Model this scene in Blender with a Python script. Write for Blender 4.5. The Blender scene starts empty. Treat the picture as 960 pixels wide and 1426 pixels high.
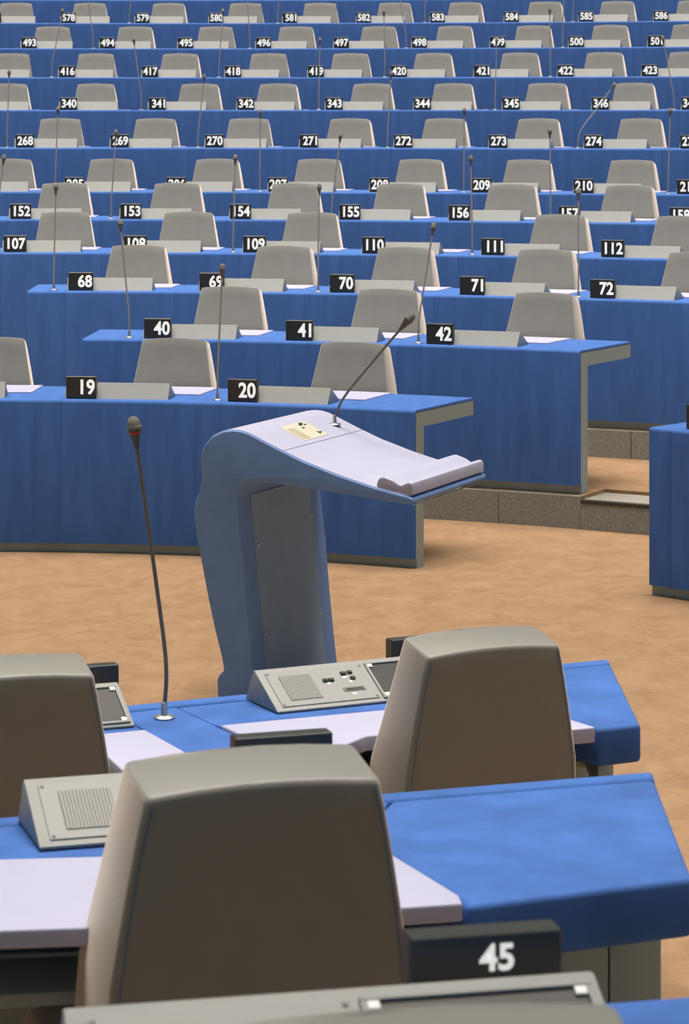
import bpy, bmesh, math, random
from math import sin, cos, pi, atan2, hypot
from mathutils import Vector, Matrix
random.seed(4)
scene = bpy.context.scene
COL = scene.collection
R2D = math.radians

# ------------------------------------------------------------------ camera
FPX, HORIZON, CAM_H = 3831.0, 163.0, 2.05          # focal length and eye level in a 960x1426 frame
cd = bpy.data.cameras.new('camera'); cam = bpy.data.objects.new('camera', cd); COL.objects.link(cam)
cd.sensor_fit = 'VERTICAL'; cd.sensor_height = 36.0
cd.lens = FPX / 1426.0 * 36.0
cd.shift_y = -(713.0 - HORIZON) / 1426.0
cam.location = (0, 0, CAM_H); cam.rotation_euler = (pi / 2, 0, 0)
cd.dof.use_dof = True; cd.dof.focus_distance = 9.6; cd.dof.aperture_fstop = 17.0
cd.clip_start = 0.05; cd.clip_end = 200
scene.camera = cam

# ------------------------------------------------------------------ light
wd = bpy.data.worlds.new('world'); scene.world = wd; wd.use_nodes = True
wd.node_tree.nodes['Background'].inputs[0].default_value = (0.60, 0.88, 1.0, 1)
wd.node_tree.nodes['Background'].inputs[1].default_value = 0.155

def area(name, loc, rot, sx, sy, power, col):
    l = bpy.data.lights.new(name, 'AREA'); l.shape = 'RECTANGLE'; l.size = sx; l.size_y = sy
    l.energy = power; l.color = col
    o = bpy.data.objects.new(name, l); COL.objects.link(o); o.location = loc; o.rotation_euler = rot
    return o
# the ceiling lights are aimed outwards from the middle of the hemicycle, at the tiers on either side
area('ceiling_light_tiers', (0.5, 21.5, 10.6), (R2D(4), 0, 0), 20, 22, 3050, (1.0, 0.915, 0.81)).data.spread = R2D(64)
area('ceiling_light_well', (0.0, 7.8, 10.0), (R2D(-12), 0, 0), 14, 9, 700, (1.0, 0.915, 0.81)).data.spread = R2D(56)

vs = scene.view_settings
vs.view_transform = 'Standard'; vs.look = 'None'; vs.gamma = 1.0; vs.use_curve_mapping = False
vs.exposure = 0.06

# ------------------------------------------------------------------ materials
def mat(name, col, rough=0.8, var=0.0, vscale=8.0, bump=0.0, bscale=300.0, metal=0.0, sheen=0.0, col2=None, stretch=None, spec=0.3):
    m = bpy.data.materials.new(name); m.use_nodes = True
    nt = m.node_tree; b = nt.nodes['Principled BSDF']
    b.inputs['Roughness'].default_value = rough; b.inputs['Metallic'].default_value = metal
    b.inputs['Specular IOR Level'].default_value = spec
    b.inputs['Base Color'].default_value = (*col, 1)
    if sheen: b.inputs['Sheen Weight'].default_value = sheen; b.inputs['Sheen Roughness'].default_value = .45; b.inputs['Sheen Tint'].default_value = (1, .88, .78, 1) if name.startswith('taupe') else (*[min(1, c * 2) for c in col], 1)
    tc = nt.nodes.new('ShaderNodeTexCoord'); src = tc.outputs['Object']
    if stretch:
        mp = nt.nodes.new('ShaderNodeMapping'); mp.inputs['Scale'].default_value = stretch
        nt.links.new(src, mp.inputs['Vector']); src = mp.outputs['Vector']
    if var or col2:
        n = nt.nodes.new('ShaderNodeTexNoise'); n.inputs['Scale'].default_value = vscale; n.inputs['Detail'].default_value = 5
        n.inputs['Roughness'].default_value = 0.6
        nt.links.new(src, n.inputs['Vector'])
        r = nt.nodes.new('ShaderNodeValToRGB')
        c2 = col2 or tuple(c * (1 + var) for c in col); c1 = col if col2 else tuple(c * (1 - var) for c in col)
        r.color_ramp.elements[0].position = 0.32; r.color_ramp.elements[1].position = 0.68
        r.color_ramp.elements[0].color = (*c1, 1); r.color_ramp.elements[1].color = (*c2, 1)
        nt.links.new(n.outputs['Fac'], r.inputs['Fac']); nt.links.new(r.outputs['Color'], b.inputs['Base Color'])
    if bump:
        n2 = nt.nodes.new('ShaderNodeTexNoise'); n2.inputs['Scale'].default_value = bscale; n2.inputs['Detail'].default_value = 3
        nt.links.new(tc.outputs['Object'], n2.inputs['Vector'])
        bp = nt.nodes.new('ShaderNodeBump'); bp.inputs['Strength'].default_value = bump; bp.inputs['Distance'].default_value = 0.004
        nt.links.new(n2.outputs['Fac'], bp.inputs['Height']); nt.links.new(bp.outputs['Normal'], b.inputs['Normal'])
    return m

M = dict(
    blue=mat('blue_suede', (0.056, 0.146, 0.44), 0.9, 0.18, 7, 0.15, 260, sheen=0.15),
    bluefront=mat('blue_suede_upright', (0.056, 0.146, 0.44), 0.9, 0.12, 5, 0.1, 260, stretch=(3, 3, .5), sheen=0.1),
    pad=mat('lavender_leather', (0.46, 0.455, 0.62), 0.5, 0.02, 10, 0.08, 300),
    padtop=mat('lavender_leather_top', (0.44, 0.44, 0.585), 0.6, 0.03, 12, 0.12, 220),
    lectern=mat('slate_blue_leather', (0.175, 0.31, 0.63), 0.7, 0.06, 9, 0.15, 220),
    lecpanel=mat('slate_blue_panel', (0.26, 0.37, 0.55), 0.7, 0.05, 12, 0.1, 220),
    grey=mat('grey_lacquer', (0.33, 0.39, 0.385), 0.6, 0.02, 20),
    console=mat('grey_console', (0.315, 0.32, 0.31), 0.55, 0.03, 30, 0.05, 500),
    panel=mat('console_panel', (0.305, 0.31, 0.30), 0.5),
    grille=mat('grille_grey', (0.20, 0.19, 0.17), 0.6),
    dark=mat('dark_plastic', (0.018, 0.017, 0.015), 0.6),
    screen=mat('dark_recess', (0.006, 0.0055, 0.005), 0.45),
    plate=mat('black_plate', (0.028, 0.029, 0.027), 0.4, spec=0.7),
    white=mat('white_print', (0.90, 0.90, 0.88), 0.6),
    chair=mat('taupe_leather', (0.205, 0.201, 0.182), 0.5, 0.04, 14, 0.12, 260, sheen=1.0, spec=0.6),
    piping=mat('blue_grey_thread', (0.10, 0.17, 0.28), 0.8),
    metal=mat('satin_metal', (0.55, 0.55, 0.53), 0.35, metal=0.9),
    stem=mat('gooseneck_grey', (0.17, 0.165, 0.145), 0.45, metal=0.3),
    stem_lit=mat('gooseneck_grey_lit', (0.42, 0.40, 0.37), 0.5, metal=0.2),  # same gooseneck as the foreground one; light on the tiers put into its colour
    mic_lit=mat('microphone_black_lit', (0.16, 0.15, 0.135), 0.55),  # same capsule too, painted paler to look lit on the tiers
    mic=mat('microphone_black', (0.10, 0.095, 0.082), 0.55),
    micgrid=mat('microphone_grid', (0.22, 0.21, 0.19), 0.5, metal=0.4, bump=0.8, bscale=900),
    red=mat('red_ring', (0.65, 0.03, 0.03), 0.5),
    cream=mat('cream_plate', (0.60, 0.575, 0.46), 0.5),
    beige=mat('beige_print', (0.44, 0.39, 0.29), 0.6),
    clip=mat('white_clip', (0.85, 0.85, 0.82), 0.4),
    nosing=mat('dark_nosing', (0.06, 0.058, 0.05), 0.6),
)
# carpet: warm tan with soft nap patches
def carpet():
    m = mat('tan_carpet', (0.46, 0.268, 0.140), 0.95, sheen=0.2, spec=0.1)
    nt = m.node_tree; b = nt.nodes['Principled BSDF']
    tc = nt.nodes.new('ShaderNodeTexCoord')
    mp = nt.nodes.new('ShaderNodeMapping'); mp.inputs['Scale'].default_value = (1.0, 0.8, 1)
    nt.links.new(tc.outputs['Object'], mp.inputs['Vector'])
    n = nt.nodes.new('ShaderNodeTexNoise'); n.inputs['Scale'].default_value = 7.0; n.inputs['Detail'].default_value = 12; n.inputs['Roughness'].default_value = .78; n.inputs['Distortion'].default_value = .6
    nt.links.new(mp.outputs['Vector'], n.inputs['Vector'])
    r = nt.nodes.new('ShaderNodeValToRGB'); r.color_ramp.elements[0].position = .36; r.color_ramp.elements[1].position = .64
    r.color_ramp.elements[0].color = (0.272, 0.166, 0.094, 1); r.color_ramp.elements[1].color = (0.390, 0.248, 0.146, 1)
    nt.links.new(n.outputs['Fac'], r.inputs['Fac']); nt.links.new(r.outputs['Color'], b.inputs['Base Color'])
    n2 = nt.nodes.new('ShaderNodeTexNoise'); n2.inputs['Scale'].default_value = 140; n2.inputs['Detail'].default_value = 3
    nt.links.new(tc.outputs['Object'], n2.inputs['Vector'])
    bp = nt.nodes.new('ShaderNodeBump'); bp.inputs['Strength'].default_value = .5; bp.inputs['Distance'].default_value = .006
    nt.links.new(n2.outputs['Fac'], bp.inputs['Height']); nt.links.new(bp.outputs['Normal'], b.inputs['Normal'])
    return m
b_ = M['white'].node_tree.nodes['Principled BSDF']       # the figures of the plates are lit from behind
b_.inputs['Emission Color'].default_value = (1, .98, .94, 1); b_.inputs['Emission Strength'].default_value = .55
M['carpet'] = carpet()
M['granite'] = mat('granite', (0.20, 0.212, 0.20), 0.7, 0, 90, 0.1, 300, col2=(0.35, 0.36, 0.34))
M['granitetop'] = mat('granite_tread', (0.25, 0.235, 0.20), 0.6, 0, 90, col2=(0.33, 0.31, 0.27))

# ------------------------------------------------------------------ helpers
def mesh_obj(name, me, m, parent=None, smooth=True):
    o = bpy.data.objects.new(name, me); COL.objects.link(o)
    if m is not None and len(me.materials) == 0: me.materials.append(m)
    if parent is not None: o.parent = parent
    return o

def finish(bm, name, ang=35):
    bmesh.ops.recalc_face_normals(bm, faces=bm.faces[:])
    me = bpy.data.meshes.new(name); bm.to_mesh(me); bm.free()
    for p in me.polygons: p.use_smooth = True
    me.set_sharp_from_angle(angle=R2D(ang))
    return me

def empty(name, loc, rz=0.0, label=None, cat=None, group=None):
    o = bpy.data.objects.new(name, None); COL.objects.link(o)
    o.location = loc; o.rotation_euler = (0, 0, rz); o.empty_display_size = .1
    tag(o, label, cat, group); return o

def tag(o, label=None, cat=None, group=None, kind=None):
    if label: o['label'] = label
    if cat: o['category'] = cat
    if group: o['group'] = group
    if kind: o['kind'] = kind
    return o

def prism_me(name, poly, z0, z1, bevel=0.0, seg=2):
    """vertical prism over an (x,y) polygon, with rounded edges"""
    bm = bmesh.new()
    lo = [bm.verts.new((x, y, z0)) for x, y in poly]; hi = [bm.verts.new((x, y, z1)) for x, y in poly]
    bm.faces.new(lo); bm.faces.new(hi); n = len(poly)
    for i in range(n):
        bm.faces.new((lo[i], lo[(i + 1) % n], hi[(i + 1) % n], hi[i]))
    bmesh.ops.recalc_face_normals(bm, faces=bm.faces[:])
    if bevel:
        bmesh.ops.bevel(bm, geom=bm.edges[:], offset=bevel, segments=seg, profile=.5, affect='EDGES')
    return finish(bm, name)

def box_me(name, x0, x1, y0, y1, z0, z1, bevel=0.0, seg=2):
    return prism_me(name, [(x0, y0), (x1, y0), (x1, y1), (x0, y1)], z0, z1, bevel, seg)

def extrude_profile_me(name, prof, fmap, t0, t1, n=1, bevel=0.0, seg=2):
    """closed profile (a,b) swept over parameter t; fmap(a,b,t)->(x,y,z)"""
    bm = bmesh.new(); rings = []
    for i in range(n + 1):
        t = t0 + (t1 - t0) * i / n
        rings.append([bm.verts.new(fmap(a, b, t)) for a, b in prof])
    k = len(prof)
    for i in range(n):
        for j in range(k):
            bm.faces.new((rings[i][j], rings[i][(j + 1) % k], rings[i + 1][(j + 1) % k], rings[i + 1][j]))
    c0 = bm.faces.new(rings[0]); c1 = bm.faces.new(rings[-1])
    bmesh.ops.recalc_face_normals(bm, faces=bm.faces[:])
    if bevel:
        es = list(set(c0.edges) | set(c1.edges))
        bmesh.ops.bevel(bm, geom=es, offset=bevel, segments=seg, profile=.5, affect='EDGES')
    return finish(bm, name)

def lathe_me(name, prof, n=16):
    bm = bmesh.new(); rings = []
    for r, z in prof:
        rings.append([bm.verts.new((max(r, 1e-4) * cos(2 * pi * i / n), max(r, 1e-4) * sin(2 * pi * i / n), z)) for i in range(n)])
    for a, b in zip(rings, rings[1:]):
        for i in range(n): bm.faces.new((a[i], a[(i + 1) % n], b[(i + 1) % n], b[i]))
    bm.faces.new(rings[0]); bm.faces.new(rings[-1])
    return finish(bm, name)

def tube_me(name, pts, rads, n=8, closed=False):
    bm = bmesh.new(); rings = []; P = [Vector(p) for p in pts]
    if not hasattr(rads, '__len__'): rads = [rads] * len(P)
    for i, p in enumerate(P):
        a = P[max(i - 1, 0)]; b = P[min(i + 1, len(P) - 1)]
        d = (b - a).normalized(); ref = Vector((0, 1, 0)) if abs(d.y) < .9 else Vector((1, 0, 0))
        s = d.cross(ref).normalized(); t = d.cross(s).normalized()
        rings.append([bm.verts.new(p + (s * cos(2 * pi * j / n) + t * sin(2 * pi * j / n)) * rads[i]) for j in range(n)])
    for a, b in zip(rings, rings[1:]):
        for i in range(n): bm.faces.new((a[i], a[(i + 1) % n], b[(i + 1) % n], b[i]))
    bm.faces.new(rings[0]); bm.faces.new(rings[-1])
    return finish(bm, name, 50)

def number_me(text, back=False, height=.070, xsc=.88, right=.067, zc=.056, y=.0165):
    """bold condensed white figures standing in the plane of a number plate"""
    cu = bpy.data.curves.new('t', 'FONT'); cu.body = text; cu.align_x = 'RIGHT'; cu.size = 1.0
    cu.offset = .026; cu.extrude = .012; cu.space_character = 1.02; cu.resolution_u = 4
    o = bpy.data.objects.new('t', cu); COL.objects.link(o)
    dg = bpy.context.evaluated_depsgraph_get(); dg.update()
    me = bpy.data.meshes.new_from_object(o.evaluated_get(dg))
    bpy.data.objects.remove(o); bpy.data.curves.remove(cu)
    ys = [v.co.y for v in me.vertices]; xs = [v.co.x for v in me.vertices]
    s = height / (max(ys) - min(ys)); my = (max(ys) + min(ys)) / 2; x1 = max(xs); w = (x1 - min(xs)) * s * xsc
    sx = s * xsc
    if w > .130: sx *= .130 / w
    for v in me.vertices:
        tx = (v.co.x - x1) * sx + right; tz = (v.co.y - my) * s + zc; d = v.co.z * .05
        v.co = (tx, -(y + d), tz) if back else (-tx, y + d, tz)
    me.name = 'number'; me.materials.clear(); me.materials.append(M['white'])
    return me

# ------------------------------------------------------------------ hemicycle geometry
CX, CY = -1.72, 8.46            # centre of the hemicycle
DESK_H = .72
def RAD(k): return 4.5 + 1.5 * (k - 1)
PLAT = [0, 0, .165, .32, .47, .625, .775, 1.085, 1.39, 1.69, 1.99, 2.285, 2.585]
def polar(r, th, z=0): return (CX + r * sin(th), CY + r * cos(th), z)

# row: first number, angle of its plate, pitch, seats, chair angles, microphones (angle, lean, height)
ROWS = {
 1:(19,0.1048,0.1719,2,[-0.0075,0.1667,0.3413],[(0.2466,0.024,0.642)]),
 2:(40,0.122,0.12574,3,[0.1617,0.293,0.4241],[(0.0956,-0.049,0.626),(0.3517,0.081,0.621)]),
 3:(68,0.0244,0.10172,5,[0.057,0.1651,0.2548,0.3589,0.4702],[(0.0029,0.013,0.624),(0.2076,0.008,0.628),(0.4105,0.0,0.611)]),
 4:(107,-0.0417,0.08449,6,[-0.0136,0.0703,0.1545,0.3241,0.4068],[(-0.0566,0.064,0.622),(0.1114,0.014,0.622),(0.2805,-0.009,0.622)]),
 5:(152,-0.0491,0.0721,7,[-0.025,0.0466,0.1217,0.189,0.2602,0.3346],[(0.0097,0.035,0.62),(0.1545,0.064,0.596),(0.2981,-0.005,0.632)]),
 6:(205,-0.0244,0.06311,6,[-0.0669,-0.0058,0.0583,0.1195,0.1815,0.2467,0.3088],[(-0.0365,0.021,0.635),(0.0901,0.005,0.614),(0.2165,0.005,0.624),(0.342,0.016,0.622)]),
 7:(268,-0.0618,0.05596,7,[-0.0441,0.0113,0.0652,0.1245,0.1796,0.2332,0.2918],[(-0.0723,0.017,0.624),(0.0401,0.052,0.59),(0.1523,0.029,0.611),(0.2642,0.299,0.515)]),
 8:(340,-0.0424,0.0503,7,[-0.0781,-0.0297,0.0285,0.0724,0.1248,0.1702,0.2226,0.2707],[(-0.0014,-0.068,0.623),(0.0995,0.012,0.62),(0.1997,0.012,0.614),(0.3,-0.096,0.615)]),
 9:(416,-0.0485,0.04563,8,[-0.0807,-0.035,0.0109,0.0585,0.103,0.1482,0.1948,0.2403,0.2844],[(-0.057,0.105,0.627),(0.0347,0.039,0.627),(0.1259,-0.007,0.616),(0.2166,-0.006,0.625)]),
 10:(493,-0.073,0.04169,9,[-0.0621,-0.0183,0.0238,0.0664,0.11,0.1502,0.1914,0.2315,0.2729],[(-0.039,-0.076,0.636),(0.0445,-0.035,0.636),(0.1281,-0.083,0.629),(0.2113,0.014,0.617)]),
 11:(578,-0.0558,0.03846,9,[-0.0841,-0.0462,-0.0055,0.0338,0.0724,0.1109,0.1475,0.1884,0.225,0.2639],[(-0.0243,0.081,0.619),(0.0531,0.044,0.618),(0.1297,0.036,0.611),(0.2063,0.043,0.596)]),
}
# numbers of partly visible neighbours: before the first / after the last plate of a row
BEFORE = {1, 6, 8, 9, 11}
AFTER = {6: '211', 7: '275', 8: '347'}
LEFT_END = {2: 0.0572, 3: -0.0162}
RIGHT_END = {1: 0.4703, 2: 0.5034}

# ------------------------------------------------------------------ floor and tiers
def ring_me(name, r0, r1, t0, t1, z0, z1, n=24):
    prof = [(r0, z0), (r1, z0), (r1, z1), (r0, z1)]
    return extrude_profile_me(name, prof, lambda a, b, t: polar(a, t, b), t0, t1, n)

fl = mesh_obj('floor', prism_me('floor', [(-16, -4), (20, -4), (20, 34), (-16, 34)], -.12, 0), M['carpet'])
tag(fl, 'tan carpeted floor of the debating chamber', None, None, 'structure')
T0, T1 = -.55, 1.1
o = mesh_obj('wall_back', prism_me('wall_back', [(-16, 33.2), (20, 33.2), (20, 33.4), (-16, 33.4)], 0, 11), M['console']); tag(o, 'plain grey wall behind the topmost row', None, None, 'structure')
AIS0, AIS1 = 0.5065, 0.74
for k in range(2, 13):
    r0 = RAD(k) - .005; r1 = RAD(k + 1) - .005 if k < 12 else RAD(k) + 3.0
    if k == 2:
        segs = [(T0, AIS0, r0), (AIS0, T1, RAD(2) + .27)]
    else: segs = [(T0, T1, r0)]
    for a, b, rr in segs:
        o = mesh_obj('tier_platform', ring_me('tier_platform', rr, r1, a, b, 0, PLAT[k], 40), M['carpet'])
        tag(o, 'carpeted tier carrying a row of desks', None, None, 'structure')
    if k > 3:
        o = mesh_obj('trim_%d' % k, ring_me('trim', RAD(k) - .025, RAD(k) - .006, T0, T1, PLAT[k - 1] + .001, PLAT[k] - .002, 40), M['granite'])
        tag(o, 'granite riser of a seating tier', None, None, 'structure')
# the two risers the photograph shows are laid in granite slabs
for k in (2, 3):
    tr = empty('trim_%d' % k, polar(RAD(k), .45, PLAT[k - 1])); tag(tr, 'granite slab riser at the foot of a seating tier', None, None, 'structure')
    step = .0748 if k == 2 else .12
    th = AIS0 - step * 12 if k == 2 else .5775 - step * 10
    while th < (AIS0 - .01 if k == 2 else T1 - .1):
        me = ring_me('granite_slab', RAD(k) - .03, RAD(k) - .006, th + .0003, th + step - .0003, PLAT[k - 1], PLAT[k] - .002, 4)
        o = mesh_obj('granite_slab', me, M['granite'], tr); o.matrix_parent_inverse = Matrix.Translation(-Vector(tr.location))
        th += step
# aisle tread of granite
tr = empty('trim_1', polar(RAD(2), .6, 0)); tag(tr, 'granite aisle step with dark nosing beside desk 42', None, None, 'structure')
inv = Matrix.Translation(-Vector(tr.location))
th = AIS0
while th < T1 - .1:
    for nm, a, b, z0, z1, mm in (('granite_slab', -.035, .0, 0, .128, 'granite'), ('nosing', -.038, .0, .129, .147, 'nosing'), ('tread', .001, .268, .0, .1475, 'granitetop')):
        o = mesh_obj(nm, ring_me(nm, RAD(2) + a, RAD(2) + b, th + .0003, th + .1153, z0, z1, 5), M[mm], tr); o.matrix_parent_inverse = inv
    th += .1156

# ------------------------------------------------------------------ desk sections of the hemicycle
h = DESK_H
def arc(cx, cz, r, a0, a1, n=3):
    return [(cx + r * cos(R2D(a0 + (a1 - a0) * i / n)), cz + r * sin(R2D(a0 + (a1 - a0) * i / n))) for i in range(n + 1)]
FABRIC = [(0, .045)] + arc(.016, h - .016, .016, 180, 90) + arc(.64, h - .016, .016, 90, 0) + \
         [(.656, h - .085), (.647, h - .085), (.647, h - .013), (.011, h - .013), (.011, .045)]
CARCASS = [(.012, .046), (.012, h - .014), (.646, h - .014), (.646, h - .082), (.095, h - .082), (.095, .046)]
PLINTH = [(.022, 0), (.095, 0), (.095, .0455), (.022, .0455)]
PAD = [(.285, h - .004), (.285, h + .006)] + [(.63, h + .006), (.655, h + .004), (.655, h - .004)]
_cache = {}
def sector(name, prof, k, d0, d1, n, bev=0.0):
    """profile swept over d0..d1 radians in the section's own frame (+y towards the centre)"""
    key = (name, k, round(d0, 5), round(d1, 5))
    if key not in _cache:
        R = RAD(k)
        _cache[key] = extrude_profile_me(name, prof, lambda a, b, t: (-(R + a) * sin(t), R - (R + a) * cos(t), b), d0, d1, n, bev)
    return _cache[key]

def desk_section(k, th, pieces, label, pad=None):
    """pieces: list of (part name, d0, d1)"""
    t = empty('desk_section', polar(RAD(k), th, PLAT[k]), pi - th, label, 'desk', 'blue desk sections of the tiers')
    g = .0001 / RAD(k)
    for nm, d0, d1 in pieces:
        n = max(1, int((d1 - d0) * RAD(k) / .16))
        mesh_obj(nm, sector(nm, FABRIC, k, d0 + g, d1 - g, n, .0012), M['bluefront'], t)
    a = min(p[1] for p in pieces); b = max(p[2] for p in pieces)
    e = .0002 / RAD(k)
    mesh_obj('carcass', sector('carcass', CARCASS, k, a + e, b - e, 5), M['grey'], t)
    mesh_obj('plinth', sector('plinth', PLINTH, k, a + e, b - e, 5), M['grey'], t)
    if pad: mesh_obj('writing_pad', sector('writing_pad', PAD, k, pad[0], pad[1], 4, .002), M['pad'], t)
    return t

# ------------------------------------------------------------------ chair
def chair_meshes():
    bm = bmesh.new(); rings = []
    def ring(z, hw, yb, yf, rc, crown=0.0):
        pts = []
        for cx, cy, a0 in ((hw - rc, yf - rc, 0), (-hw + rc, yf - rc, 90), (-hw + rc, yb + rc, 180), (hw - rc, yb + rc, 270)):
            for i in range(4):
                a = R2D(a0 + 30 * i); pts.append((cx + rc * cos(a), cy + rc * sin(a)))
        out = []
        for i in range(len(pts)):                         # extra points across the front and back so that the top can arch
            x0, y0 = pts[i]; x1, y1 = pts[(i + 1) % len(pts)]
            out.append((x0, y0))
            if abs(x1 - x0) > .1:
                for q in range(1, 5): out.append((x0 + (x1 - x0) * q / 5, y0 + (y1 - y0) * q / 5))
        return [bm.verts.new((x, y, z + crown * (1 - (x / hw) ** 2) + .21 * min(1, max(0, (z - .85) / .09)) * (y - .118))) for x, y in out]
    #            z     half   back   front  corner crown
    spec = [(.450, .200, .020, .235, .010, 0), (.55, .206, .014, .222, .010, 0), (.68, .203, .008, .190, .010, 0), (.80, .183, .004, .156, .010, .003),
            (.90, .1665, .001, .128, .010, .006), (.940, .1600, .000, .118, .010, .008), (.9455, .1580, .002, .115, .010, .009), (.948, .1535, .007, .109, .010, .009)]
    rings = [ring(*s) for s in spec]
    for a, b in zip(rings, rings[1:]):
        n = len(a)
        for i in range(n): bm.faces.new((a[i], a[(i + 1) % n], b[(i + 1) % n], b[i]))
    bm.faces.new(rings[0])
    top = rings[-1]; n = len(top)                         # quad-strip the top between front and back points
    bm.faces.new(top)
    back = finish(bm, 'backrest', 40)
    # stitched seams down both edges of the back panel
    def edge(z):
        for (z0, h0, b0, *_), (z1, h1, b1, *_2) in zip(spec, spec[1:]):
            if z0 <= z <= z1:
                f = (z - z0) / (z1 - z0); return h0 + (h1 - h0) * f, b0 + (b1 - b0) * f
    seams = []
    for sg in (-1, 1):
        pts = []
        for z in (.46, .55, .65, .75, .85, .905, .938): hw, yb = edge(z); pts.append((sg * (hw - .010), yb, z - .21 * min(1, max(0, (z - .85) / .09)) * .118))
        seams.append(tube_me('stitched_seam', pts, .0013, 6))
    piping, piping2 = seams
    seat = box_me('seat', -.205, .205, .10, .56, .43, .50, .03, 3)
    ped = lathe_me('pedestal', [(.035, .055), (.035, .25), (.027, .26), (.027, .41), (.12, .42), (.12, .432)], 14)
    bm = bmesh.new()
    for i in range(5):
        a = 2 * pi * i / 5
        for s, e, hh in ((0, .29, .055),):
            vs_ = []
            d = Vector((cos(a), sin(a), 0)); p = Vector((-sin(a), cos(a), 0))
            for q, w, z0, z1 in ((0, .035, .045, .095), (.29, .02, 0, .05)):
                c = d * q
                vs_.append([bm.verts.new(c + p * w + Vector((0, .33, z0))), bm.verts.new(c - p * w + Vector((0, .33, z0))), bm.verts.new(c - p * w + Vector((0, .33, z1))), bm.verts.new(c + p * w + Vector((0, .33, z1)))])
            for j in range(4): bm.faces.new((vs_[0][j], vs_[0][(j + 1) % 4], vs_[1][(j + 1) % 4], vs_[1][j]))
            bm.faces.new(vs_[0]); bm.faces.new(vs_[1])
    base = finish(bm, 'star_base')
    for v in ped.vertices: v.co.y += .33
    for me, m in ((back, 'chair'), (piping, 'piping'), (piping2, 'piping'), (seat, 'chair'), (ped, 'dark'), (base, 'dark')): me.materials.append(M[m])
    return back, piping, seat, ped, base, piping2
CH = chair_meshes()
def chair(loc, rz, label, group, piping=False):
    """origin on the floor below the back of the backrest, +y the way the sitter faces"""
    t = empty('office_chair', loc, rz, label, 'chair', group)
    mesh_obj('backrest', CH[0], None, t); mesh_obj('seat', CH[2], None, t); mesh_obj('pedestal', CH[3], None, t); mesh_obj('star_base', CH[4], None, t)
    if piping:
        for me in (CH[1], CH[5]): tag(mesh_obj('stitched_seam', me, None, t), 'blue stitched seam')
    return t

# ------------------------------------------------------------------ console with number plate
CL = .25
CONS = [(0, 0), (-.045, .072), (-.053, .072), (-.178, .004), (-.178, 0)]
CONS_ME = extrude_profile_me('body', CONS, lambda a, b, t: (t, a, b), -CL, CL, 1, .0025); CONS_ME.materials.append(M['console'])
PL_ME = box_me('number_plate', -.072, .072, -.018, .015, .002, .106, .002, 1); PL_ME.materials.append(M['plate'])
PLX = CL - .012 - .072
def console(loc, rz, label, num=None, group='grey desk consoles with number plates', back=False, plate=True, wide=1.0, pdx=0.0):
    t = empty('desk_console', loc, rz, label, 'console', group)
    mesh_obj('body', CONS_ME, None, t)
    if plate:
        p = mesh_obj('number_plate', PL_ME, None, t); p.location = (PLX + pdx, 0, 0); p.scale = (wide, 1, 1.0)
        if num:
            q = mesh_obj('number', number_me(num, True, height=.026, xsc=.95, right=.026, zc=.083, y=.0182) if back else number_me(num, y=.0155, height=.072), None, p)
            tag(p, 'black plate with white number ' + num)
    return t

# ------------------------------------------------------------------ gooseneck microphone
MB_ME = lathe_me('mount', [(.024, 0), (.024, .003), (.020, .006), (.008, .008), (.006, .035), (.004, .036)], 16); MB_ME.materials.append(M['metal'])
CAP_ME = lathe_me('capsule', [(.0045, 0), (.007, .012), (.013, .038), (.0145, .044)], 14); CAP_ME.materials.append(M['mic'])
CAP2_ME = CAP_ME.copy(); CAP2_ME.materials.clear(); CAP2_ME.materials.append(M['mic_lit'])
GR_ME = lathe_me('mesh_cap', [(.0165, .0435), (.0165, .048), (.0145, .050), (.0135, .058), (.0095, .066), (.004, .0695), (0, .070)], 14); GR_ME.materials.append(M['micgrid'])
RING_ME = lathe_me('red_ring', [(.0122, .0), (.0132, .0008), (.0136, .0026), (.0126, .0034)], 16); RING_ME.materials.append(M['red'])
def microphone(loc, tip, label, group, bend=None, thick=1.0, ring=False, mount=True, capscale=1.0, stem='stem', cap=None):
    """loc: foot on the desk; tip: offset of the top of the capsule from the foot; bend: extra way points"""
    t = empty('gooseneck_microphone', loc, 0, label, 'microphone', group)
    tip = Vector(tip)
    way = [Vector((0, 0, .02))] + [Vector(b) for b in (bend or [(tip.x * .04, tip.y * .04, .12 * tip.z / .62), (tip.x * .30, tip.y * .3, .42 * tip.z)])]
    d = (tip - way[-1]).normalized(); neck = tip - d * .070 * capscale
    way.append(neck + d * .004)
    # smooth the way points
    pts = []
    for i in range(len(way) - 1):
        p0 = way[max(i - 1, 0)]; p1 = way[i]; p2 = way[i + 1]; p3 = way[min(i + 2, len(way) - 1)]
        for q in range(6):
            s = q / 6
            pts.append(.5 * ((2 * p1) + (p2 - p0) * s + (2 * p0 - 5 * p1 + 4 * p2 - p3) * s * s + (3 * p1 - p0 - 3 * p2 + p3) * s ** 3))
    pts.append(way[-1])
    mesh_obj('gooseneck', tube_me('gooseneck', pts, .0046 * thick, 8), M[stem], t)
    if mount: mesh_obj('mount', MB_ME, None, t)
    c = mesh_obj('capsule', cap or CAP_ME, None, t)
    c.location = neck; c.rotation_mode = 'QUATERNION'; c.rotation_quaternion = d.to_track_quat('Z', 'Y'); c.scale = (capscale,) * 3
    mesh_obj('mesh_cap', GR_ME, None, c)
    if ring:
        r = mesh_obj('red_ring', RING_ME, None, c); r.location = (0, 0, .0335)
    return t

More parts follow.
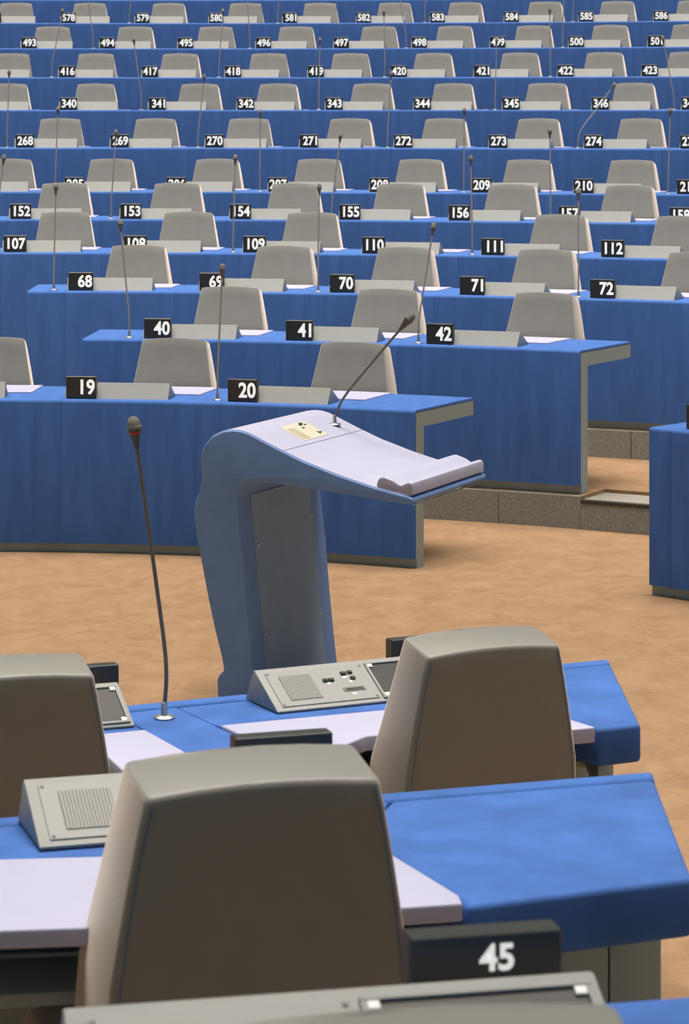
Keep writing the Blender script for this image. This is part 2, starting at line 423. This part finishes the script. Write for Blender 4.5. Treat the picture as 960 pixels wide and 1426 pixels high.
# ------------------------------------------------------------------ fill the rows
NTH = ['first', 'second', 'third', 'fourth', 'fifth', 'sixth', 'seventh', 'eighth', 'ninth', 'tenth', 'eleventh', 'twelfth']
ORD = {1: 'front', 2: 'second', 3: 'third', 4: 'fourth', 5: 'fifth', 6: 'sixth', 7: 'seventh', 8: 'eighth', 9: 'ninth', 10: 'tenth', 11: 'eleventh', 12: 'topmost'}
for k, (n0, t0, dt, cnt, chairs, mics) in ROWS.items():
    R = RAD(k); rc = R + .06
    off = PLX / rc                                 # plate sits off the console's centre (towards smaller angle)
    left_of_console = (CL) / rc
    strip = .125 / R
    seats = [(str(n0 + i), t0 + i * dt) for i in range(cnt)]
    if k in BEFORE: seats.insert(0, (None, t0 - dt))
    if k in AFTER: seats.append((AFTER[k], t0 + cnt * dt))
    for i, (num, tp) in enumerate(seats):
        tc = tp + off                              # console centre
        s0 = tc - left_of_console - strip - .004 / R
        s1 = s0 + dt
        first = i == 0; last = i == len(seats) - 1
        ref = tc
        pcs = [('spacer_panel', s0 - ref, s0 + strip - ref), ('front_panel', s0 + strip - ref, s1 - ref)]
        pad_to = s1 - .06 / R
        if last and k in RIGHT_END:
            pcs.append(('end_panel', s1 - .015 - ref, RIGHT_END[k] - ref)); pcs[1] = ('front_panel', pcs[1][1], s1 - .015 - ref)
        elif last: pcs.append(('end_panel', s1 - ref, s1 + .85 / R - ref))
        if first and k in LEFT_END: pcs.append(('end_panel', LEFT_END[k] - ref, s0 - ref))
        elif first: pcs.append(('end_panel', s0 - .85 / R - ref, s0 - ref))
        place = '%s from left in the %s row' % (NTH[i], ORD[k])
        if num: lab = 'blue desk section under number plate %s, %s' % (num, place)
        else: lab = 'blue desk section at the left edge of the %s row beside number %d' % (ORD[k], n0)
        desk_section(k, ref, pcs, lab, (s0 + strip + .02 / R - ref, pad_to - ref))
        lab = 'grey console with number plate %s, %s' % (num, place) if num else 'grey console cut off at the left edge of the %s row beside number %d' % (ORD[k], n0)
        console(polar(rc, tc, PLAT[k] + DESK_H), pi - tc, lab, num)
    used = {}
    for ci, th in enumerate(chairs):
        place = '%s chair from left in the %s row' % (NTH[ci], ORD[k])
        near = max([s for s in seats if s[1] <= th + .012] or [(None, 0)], key=lambda s: s[1])
        nm = near[0]
        if nm is None: lab = 'taupe chair cut off at the left edge in the %s row of number %d' % (ORD[k], n0)
        else: lab = 'taupe chair behind number plate %s, %s' % (nm, place)
        if lab in used: lab = 'taupe leather chair at the right end of the row, beyond number plate %s' % nm
        used[lab] = 1
        tt = th + random.uniform(-.05, .05)
        chair(polar(R + .86, th, PLAT[k]), pi - tt, lab, 'taupe chairs of the tiers')
    for mi_, (th, lean, ht) in enumerate(mics):
        place = '%s one in the %s row' % (NTH[mi_], ORD[k])
        nb = [s for s in seats if s[1] > th]; nb2 = [s for s in seats if s[1] <= th]
        if nb and nb[0][0]: lab = 'gooseneck microphone just left of number plate %s, %s' % (nb[0][0], place)
        else: lab = 'gooseneck microphone right of number plate %s, %s' % (nb2[-1][0], place)
        bend = None
        if abs(lean) > .2: bend = [(0.006, 0, .08), (lean * .12, 0, .16), (lean * .55, 0, ht * .64)]; lab = 'strongly bent gooseneck microphone leaning over number 346'
        microphone(polar(R + .10, th, PLAT[k] + DESK_H), (lean, 0, ht), lab, 'gooseneck microphones of the tiers', bend, stem='stem_lit', cap=CAP2_ME)
# topmost row: only its front panels are in view
k = 12; R = RAD(k); d12 = .758 / R
for i in range(11):
    th = -.10 + i * d12
    if i < 10: lab = 'blue front panel above number %d, %s from left in the topmost row' % (577 + i, NTH[i]) if i else 'blue front panel section of the topmost row at the left edge'
    else: lab = 'blue front panel section of the topmost row at the right edge'
    desk_section(12, th, [('spacer_panel', -d12 / 2, -d12 / 2 + .125 / R), ('front_panel', -d12 / 2 + .125 / R, d12 / 2)], lab)
# front-row desk across the aisle on the right
R = RAD(1); a0, a1 = 0.7375, 1.02; ref = .80
desk_section(1, ref, [('spacer_panel', a0 - ref, a0 + .026 - ref), ('front_panel', a0 + .026 - ref, a0 + .2 - ref), ('end_panel', a0 + .2 - ref, a1 - ref)],
             'blue desk end across the aisle at the right edge', (a0 + .06 - ref, a0 + .19 - ref))
tc = .7725 + (CL - .012) / (R + .06)
console(polar(R + .06, tc, DESK_H), pi - tc, 'grey console with black plate at the right edge across the aisle')

# ------------------------------------------------------------------ lectern
P0 = Vector((-.4216, 9.5, 0)); LANG = atan2(-.39982, .91659)      # local x along the profile, y across
LPROF = [(-.012, 0.0), (-.019, .045), (-.022, .104), (-.014, .122), (.004, .139), (-.003, .18), (-.028, .27), (-.055, .38), (-.086, .527), (-.106, .63), (-.112, .68), (-.106, .718),
         (-.088, .75), (-.080, .80), (-.085, .85), (-.083, .885), (-.070, .914), (-.041, .945), (0.0, .964), (.041, .970), (.072, .968), (.102, .960), (.192, .921), (.300, .877), (.433, .835), (.573, .799), (.690, .777),
         (.706, .771), (.709, .763), (.704, .754), (.690, .750), (.513, .767), (.353, .782), (.219, .794), (.110, .800), (.085, .796), (.068, .783), (.057, .760), (.055, .735), (.061, .648), (.080, .500), (.095, .328), (.113, .157), (.125, .060), (.130, 0.0)]
LW = .70
lec = empty('lectern', P0, LANG, 'slate blue leather lectern with curved cantilever top and lavender reading surface', 'lectern')
mesh_obj('body', extrude_profile_me('body', LPROF, lambda a, b, t: (a, t, b), 0, LW, 1, .006, 3), M['lectern'], lec)
def top_z(s):
    T = LPROF[17:27]
    for (a, za), (b, zb) in zip(T, T[1:]):
        if a <= s <= b: return za + (zb - za) * (s - a) / (b - a)
    return T[0][1] if s < T[0][0] else T[-1][1]
def skin(name, s0, s1, w0, w1, up, m, parent, n=14, lift=0.0, bev=.002):
    """thin pad following the lectern's top surface"""
    S = [s0 + (s1 - s0) * i / n for i in range(n + 1)]
    prof = [(s, top_z(s) + up) for s in S] + [(s, top_z(s) - .004 + lift) for s in reversed(S)]
    o = mesh_obj(name, extrude_profile_me(name, prof, lambda a, b, t: (a, t, b), w0, w1, 1, bev), M[m], parent)
    return o
skin('crest_pad', -.038, .229, .006, LW - .006, .003, 'padtop', lec, 18)
skin('reading_pad', .232, .690, .006, LW - .006, .003, 'padtop', lec, 12)
REST = [(.574, .797), (.572, .812), (.579, .829), (.588, .835), (.600, .836), (.634, .825), (.655, .813), (.664, .812), (.678, .820), (.690, .8225), (.699, .819), (.703, .810), (.705, .782), (.69, .776)]
mesh_obj('book_rest', extrude_profile_me('book_rest', REST, lambda a, b, t: (a, t, b), .012, LW - .008, 1, .005, 2), M['padtop'], lec)
mesh_obj('trim_rail', tube_me('trim_rail', [(.700, .03, .746), (.700, LW - .08, .746)], .0022, 6), M['metal'], lec)
cp = skin('control_plate', .110, .209, .230, .435, .0045, 'cream', lec, 6, .004, .0008)
skin('print_patch', .132, .202, .245, .298, .0052, 'beige', cp, 4, .0046, 0)
for (a, b, c, d) in ((.117, .122, .372, .402), (.124, .130, .362, .385), (.141, .149, .350, .362), (.128, .132, .395, .415), (.180, .194, .395, .405), (.184, .188, .408, .424)):
    skin('button', a, b, c, d, .0062, 'dark', cp, 2, .0046, .0004)
# inner post panel with seams, screws
def post_x(z):
    T = [(.130, 0), (.125, .060), (.113, .157), (.095, .328), (.080, .500), (.061, .648), (.055, .735)]
    for (xa, za), (xb, zb) in zip(T, T[1:]):
        if za <= z <= zb: return xa + (xb - xa) * (z - za) / (zb - za)
    return T[-1][0]
Z = [.03, .157, .328, .500, .648, .735]
prof = [(post_x(z) + .004, z) for z in Z] + [(post_x(z) - .004, z) for z in reversed(Z)]
pp = mesh_obj('post_panel', extrude_profile_me('post_panel', prof, lambda a, b, t: (a, t, b), .105, .60, 1, .002), M['lecpanel'], lec)
for w_, z in ((.125, .56), (.585, .60), (.125, .25), (.585, .25)):
    s = mesh_obj('screw', lathe_me('screw', [(.007, 0), (.007, .003), (.003, .005)], 10), M['metal'], pp)
    s.location = (post_x(z) + .004, w_, z); s.rotation_euler = (0, pi / 2, 0)
zb = top_z(.165)
base = lec.matrix_basis @ Vector((.165, .586, zb + .004))
base = P0 + Matrix.Rotation(LANG, 3, 'Z') @ Vector((.165, .586, zb + .002))
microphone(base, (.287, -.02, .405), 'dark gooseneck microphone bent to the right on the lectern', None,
           [(.012, 0, .055), (.045, -.003, .115), (.150, -.01, .243)], thick=1.0, capscale=1.15)

# ------------------------------------------------------------------ foreground desks (seen from the seats' side)
def add(p, u, a, v=(0, 0), b=0): return (p[0] + u[0] * a + v[0] * b, p[1] + u[1] * a + v[1] * b)
def frame(deg):
    a = R2D(deg); return (cos(a), sin(a)), (-sin(a), cos(a))
def local(poly, o): return [(x - o[0], y - o[1]) for x, y in poly]

def fg_piece(name, poly, z0, z1, m, t, o, bev=.006, seg=3):
    return mesh_obj(name, prism_me(name, local(poly, o), z0, z1, bev, seg), M[m], t)

# --- desk A, floor level
zA = DESK_H
uA, vA = frame(25)
FR = (.649, 6.758); NR = (.650, 6.030)
def onA(a, b): return add(FR, uA, a, vA, b)        # a along the far edge (negative = left), b depth (negative = near)
oA = (0.0, 6.1)
tA = empty('bench_desk', (oA[0], oA[1], 0), 0, 'blue foreground desk between the lectern and the middle chair', 'desk')
fg_piece('far_edge_roll', [onA(-1.75, 0), onA(-1.75, -.055), onA(-.026, -.055), onA(0, 0)], zA - .075, zA, 'blue', tA, oA, .010)
# end panel reaching the near edge on the right
pe = [(.535, 6.652), (.648, 6.704), NR, (.556, 5.983), (.500, 6.062), (.20, 6.40), (.245, 6.518)]
fg_piece('end_panel', [onA(-.50, -.057), onA(-.0265, -.057), NR, (.556, 5.984), (.503, 6.056), (.30, 6.28)], zA - .085, zA - .001, 'blue', tA, oA, .010)
# console shelf strip behind the right pad
sa, sb = (-.395, 6.180), (-.283, 6.023)
fg_piece('console_strip', [(-.375, 6.205), onA(-.503, -.057), (.297, 6.277), (-.285, 6.028)], zA - .06, zA - .002, 'blue', tA, oA, .004)
fg_piece('pad_border', [(-.283, 6.025), (.297, 6.274), (.315, 6.255), (-.272, 6.003)], zA - .04, zA, 'blue', tA, oA, .004)
fg_piece('writing_pad', [(-.270, 6.000), (.316, 6.253), (.500, 6.055), (.546, 5.980), (.482, 5.953), (.432, 6.062), (.046, 5.896), (-.005, 5.80), (-.140, 5.748)], zA - .030, zA + .004, 'pad', tA, oA, .004)
fg_piece('microphone_strip', [(-.505, 6.142), (-.378, 6.203), (-.288, 6.026), (-.135, 5.732), (-.285, 5.660), (-.428, 5.962)], zA - .06, zA - .001, 'blue', tA, oA, .004)
fg_piece('console_strip', [(-1.00, 5.915), (-.508, 6.140), (-.431, 5.964), (-.92, 5.745)], zA - .06, zA - .002, 'blue', tA, oA, .004)
fg_piece('writing_pad', [(-.92, 5.743), (-.432, 5.961), (-.290, 5.662), (-.452, 5.592), (-.505, 5.752), (-.97, 5.60)], zA - .030, zA + .003, 'pad', tA, oA, .004)
fg_piece('upright_panel', [onA(-1.7, -.012), onA(-1.7, -.10), onA(-.045, -.10), onA(-.008, -.012)], 0, zA - .076, 'grey', tA, oA, .003)
fg_piece('shelf', [onA(-1.5, -.101), onA(-1.5, -.34), onA(-.95, -.34), onA(-.27, -.36), onA(-.12, -.101)], zA - .165, zA - .145, 'grey', tA, oA, .003)
fg_piece('shelf_side', [(.555, 6.02), (.575, 6.03), (.575, 6.45), (.555, 6.45)], zA - .165, zA - .086, 'grey', tA, oA, .002)

# --- desk B, first riser
zP = .26; zB = zP + DESK_H
oB = (0.0, 4.0)
tB = empty('bench_desk', (oB[0], oB[1], zP), 0, 'blue foreground desk in front of the nearest chair', 'desk')
H_ = DESK_H
fB = [(-1.05, 4.075), (-.527, 4.209), (.068, 4.361), (.506, 4.505)]
nB = [(-.90, 3.575), (-.452, 3.605), (-.343, 3.615), (.161, 3.730), (.491, 3.871)]
roll = fB + [(.503, 4.452), (.075, 4.312), (-.520, 4.160), (-1.04, 4.027)]
fg_piece('far_edge_roll', roll, H_ - .075, H_, 'blue', tB, oB, .010)
fg_piece('end_panel', [(.072, 4.309), (.5025, 4.450), (.491, 3.871), (.166, 3.735), (.160, 3.772), (.060, 4.012), (.020, 4.10)], H_ - .085, H_ - .001, 'blue', tB, oB, .010)
fg_piece('console_strip', [(-1.04, 4.024), (-.519, 4.157), (.069, 4.308), (.018, 4.099), (.010, 4.060), (-.485, 3.990), (-1.0, 3.915)], H_ - .06, H_ - .002, 'blue', tB, oB, .004)
fg_piece('pad_border', [(-1.0, 3.912), (-.485, 3.987), (.012, 4.058), (.055, 4.012), (-.480, 3.958), (-1.0, 3.888)], H_ - .04, H_ + .001, 'blue', tB, oB, .004)
fg_piece('writing_pad', [(-1.0, 3.886), (-.480, 3.955), (.056, 4.010), (.157, 3.771), (.1605, 3.731), (.062, 3.708), (.034, 3.794), (-.330, 3.675), (-.338, 3.620), (-.452, 3.607), (-.90, 3.575)], H_ - .022, H_ + .004, 'pad', tB, oB, .004)
fg_piece('upright_panel', [(-1.0, 4.075), (-.52, 4.195), (.065, 4.345), (.42, 4.462), (.42, 4.38), (.09, 4.27), (-.50, 4.12), (-.97, 4.0)], 0, H_ - .086, 'grey', tB, oB, .003)
fg_piece('upright_end', [(.4225, 4.462), (.508, 4.492), (.508, 4.410), (.4225, 4.381)], 0, H_ - .086, 'grey', tB, oB, .003)
fg_piece('shelf', [(-1.0, 3.98), (-.50, 4.10), (.10, 4.24), (.14, 3.92), (-.34, 3.80), (-.90, 3.70)], H_ - .155, H_ - .135, 'grey', tB, oB, .003)
fg_piece('shelf_side', [(.142, 3.78), (.160, 3.785), (.160, 4.24), (.142, 4.24)], H_ - .155, H_ - .087, 'grey', tB, oB, .002)

# --- desk C, second riser (only its right end and console show)
zPC = .455; zC = zPC + DESK_H
oC = (0.0, 2.4)
tC = empty('bench_desk', (oC[0], oC[1], zPC), 0, 'blue foreground desk end at the bottom right edge', 'desk')
uC, vC = frame(12.6)
fg_piece('desk_top', [(-.60, 2.535), (.36, 2.750), (.40, 2.13), (.33, 2.09), (-.52, 1.92)], H_ - .085, H_ - .001, 'blue', tC, oC, .010)
fg_piece('upright_panel', [(-.60, 2.52), (.36, 2.735), (.36, 2.65), (-.58, 2.44)], 0, H_ - .086, 'grey', tC, oC, .003)
fg_piece('writing_pad', [(-.55, 2.20), (.16, 2.36), (.24, 2.11), (-.52, 1.94)], H_ - .004, H_ + .004, 'pad', tC, oC, .003)

# platforms under B and C
o = mesh_obj('tier_platform', prism_me('tier_platform', [(-3, 3.62), (-1.0, 4.10), (.066, 4.38), (.53, 4.53), (.53, -1), (-3, -1)], .0, zP), M['carpet'])
tag(o, 'carpeted tier under the nearest chair', None, None, 'structure')
o = mesh_obj('tier_platform', prism_me('tier_platform', [(-3, 1.98), (-.60, 2.545), (.40, 2.770), (.44, -1), (-3, -1)], zP, zPC), M['carpet'])
tag(o, 'carpeted tier at the bottom edge of the view', None, None, 'structure')

# ------------------------------------------------------------------ foreground consoles
SL0, SL1 = Vector((0, -.178, .004)), Vector((0, -.053, .072))     # slope of the user's side
SV = (SL1 - SL0); SLEN = SV.length; SV.normalize(); SN = Vector((0, -SV.z, SV.y))
def on_slope(x0, x1, s0, s1, up0, up1, name, m, parent, bev=.0006):
    """small plate on the sloping face: x along the console, s up the slope, up = height off it"""
    bm = bmesh.new(); vs_ = []
    for up in (up0, up1):
        for x, s in ((x0, s0), (x1, s0), (x1, s1), (x0, s1)):
            vs_.append(bm.verts.new(SL0 + SV * s + SN * up + Vector((x, 0, 0))))
    for f in ((0, 1, 2, 3), (4, 5, 6, 7), (0, 1, 5, 4), (1, 2, 6, 5), (2, 3, 7, 6), (3, 0, 4, 7)): bm.faces.new([vs_[i] for i in f])
    bmesh.ops.recalc_face_normals(bm, faces=bm.faces[:])
    if bev: bmesh.ops.bevel(bm, geom=bm.edges[:], offset=bev, segments=1, affect='EDGES')
    return mesh_obj(name, finish(bm, name), M[m], parent)

def fg_console(loc, rz, label, num=None, wide=1.1, pdx=0.0):
    t = console(loc, rz, label, num, 'consoles of the foreground desks', back=True, wide=wide, pdx=pdx)
    L = SLEN
    p = on_slope(-.232, .012, .012, L - .012, .0, .0022, 'control_panel', 'panel', t)
    # grille of fine bars
    g = on_slope(-.205, -.125, .030, L - .030, .0022, .0030, 'speaker_grille', 'grille', p, 0)
    bm = bmesh.new()
    for i in range(15):
        x = -.204 + .0052 * i + .0013
        s0, s1 = .030, L - .030
        q = [SL0 + SV * s + SN * up + Vector((xx, 0, 0)) for up in (.003, .0042) for xx, s in ((x, s0), (x + .0028, s0), (x + .0028, s1), (x, s1))]
        v = [bm.verts.new(c) for c in q]
        for f in ((4, 5, 6, 7), (0, 1, 5, 4), (1, 2, 6, 5), (2, 3, 7, 6), (3, 0, 4, 7)): bm.faces.new([v[j] for j in f])
    mesh_obj('grille_bars', finish(bm, 'grille_bars'), M['panel'], p)
    for x, s in ((-.226, .018), (.006, .018), (-.226, L - .018), (.006, L - .018)):
        on_slope(x - .0028, x + .0028, s - .0028, s + .0028, .0022, .0032, 'screw', 'grille', p)
    for x, s, w in ((-.104, .080, .013), (-.089, .080, .013), (-.052, .098, .014), (-.034, .100, .012), (-.034, .080, .012)):
        on_slope(x, x + w, s, s + .009, .0022, .0060, 'button', 'dark', p)
    for x, s, w in ((-.052, .088, .012), (-.096, .072, .008), (-.040, .072, .008), (-.050, .030, .010)):
        on_slope(x, x + w, s, s + .005, .0022, .0027, 'white_mark', 'clip', p, 0)
    on_slope(-.066, -.012, .042, .055, .0022, .0040, 'card_slot', 'grille', p)
    on_slope(-.060, -.018, .045, .050, .0040, .0046, 'slot_opening', 'dark', p, 0)
    r = on_slope(.026, .236, .014, L - .016, .0, .0012, 'screen_recess', 'screen', t, 0)
    for a, b, c, d in ((.020, .242, L - .016, L - .010), (.020, .242, .008, .014), (.020, .026, .014, L - .016), (.236, .242, .014, L - .016)):
        on_slope(a, b, c, d, .0, .0045, 'recess_frame', 'console', t)
    for x, s in ((.026, L - .027), (.224, L - .027), (.026, .014), (.224, .014)):
        on_slope(x, x + .012, s, s + .011, .0012, .0042, 'corner_clip', 'clip', t, .001)
    return t

def console_at(front_left, ang, z, label, num=None, from_right=False, pdx=0.0):
    """front_left: floor-plan point of the user's-side bottom corner at the left (or right) end"""
    u, v = frame(ang); s = -1 if from_right else 1
    c = add(front_left, u, s * CL, v, .178)
    return fg_console((c[0], c[1], z), R2D(ang), label, num, 1.1, pdx)
console_at((-.149, 6.131), 26, zA, 'grey control console with grille and buttons left of the middle chair', pdx=.03)
console_at((-.457, 6.001), 22, zA, 'grey console with dark recess beside the chair cut off at left', None, True, pdx=.018)
console_at((-.445, 4.011), 17, zB + .001, 'grey console with square grille left of the nearest chair')
u, v = frame(12.6)
cc = add((-.0095, 2.53), u, 0, v, .05)
fg_console((cc[0], cc[1], zC - .001), R2D(12.6), 'pale grey console with number plate 45 at the bottom edge', '45', 1.04, -.012)

# ------------------------------------------------------------------ foreground chairs
G = 'taupe chairs of the foreground'
chair((.318, 5.80, 0), R2D(25), 'taupe chair with dark back in the middle, right of the grille console', G, True)
chair((-.655, 5.50, 0), R2D(19), 'taupe chair with dark back cut off at the left edge', G, True)
chair((-.102, 3.545, zP), R2D(19), 'largest taupe chair with dark back, nearest to the viewer', G, True)
chair((.066, 1.87, zPC), R2D(12), 'taupe chair at the bottom edge of which only the top shows', G, True)

# foreground microphone
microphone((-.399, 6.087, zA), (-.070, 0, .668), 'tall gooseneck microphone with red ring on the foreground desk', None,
           [(.004, 0, .12), (-.018, 0, .30)], thick=1.0, ring=True, capscale=1.05)
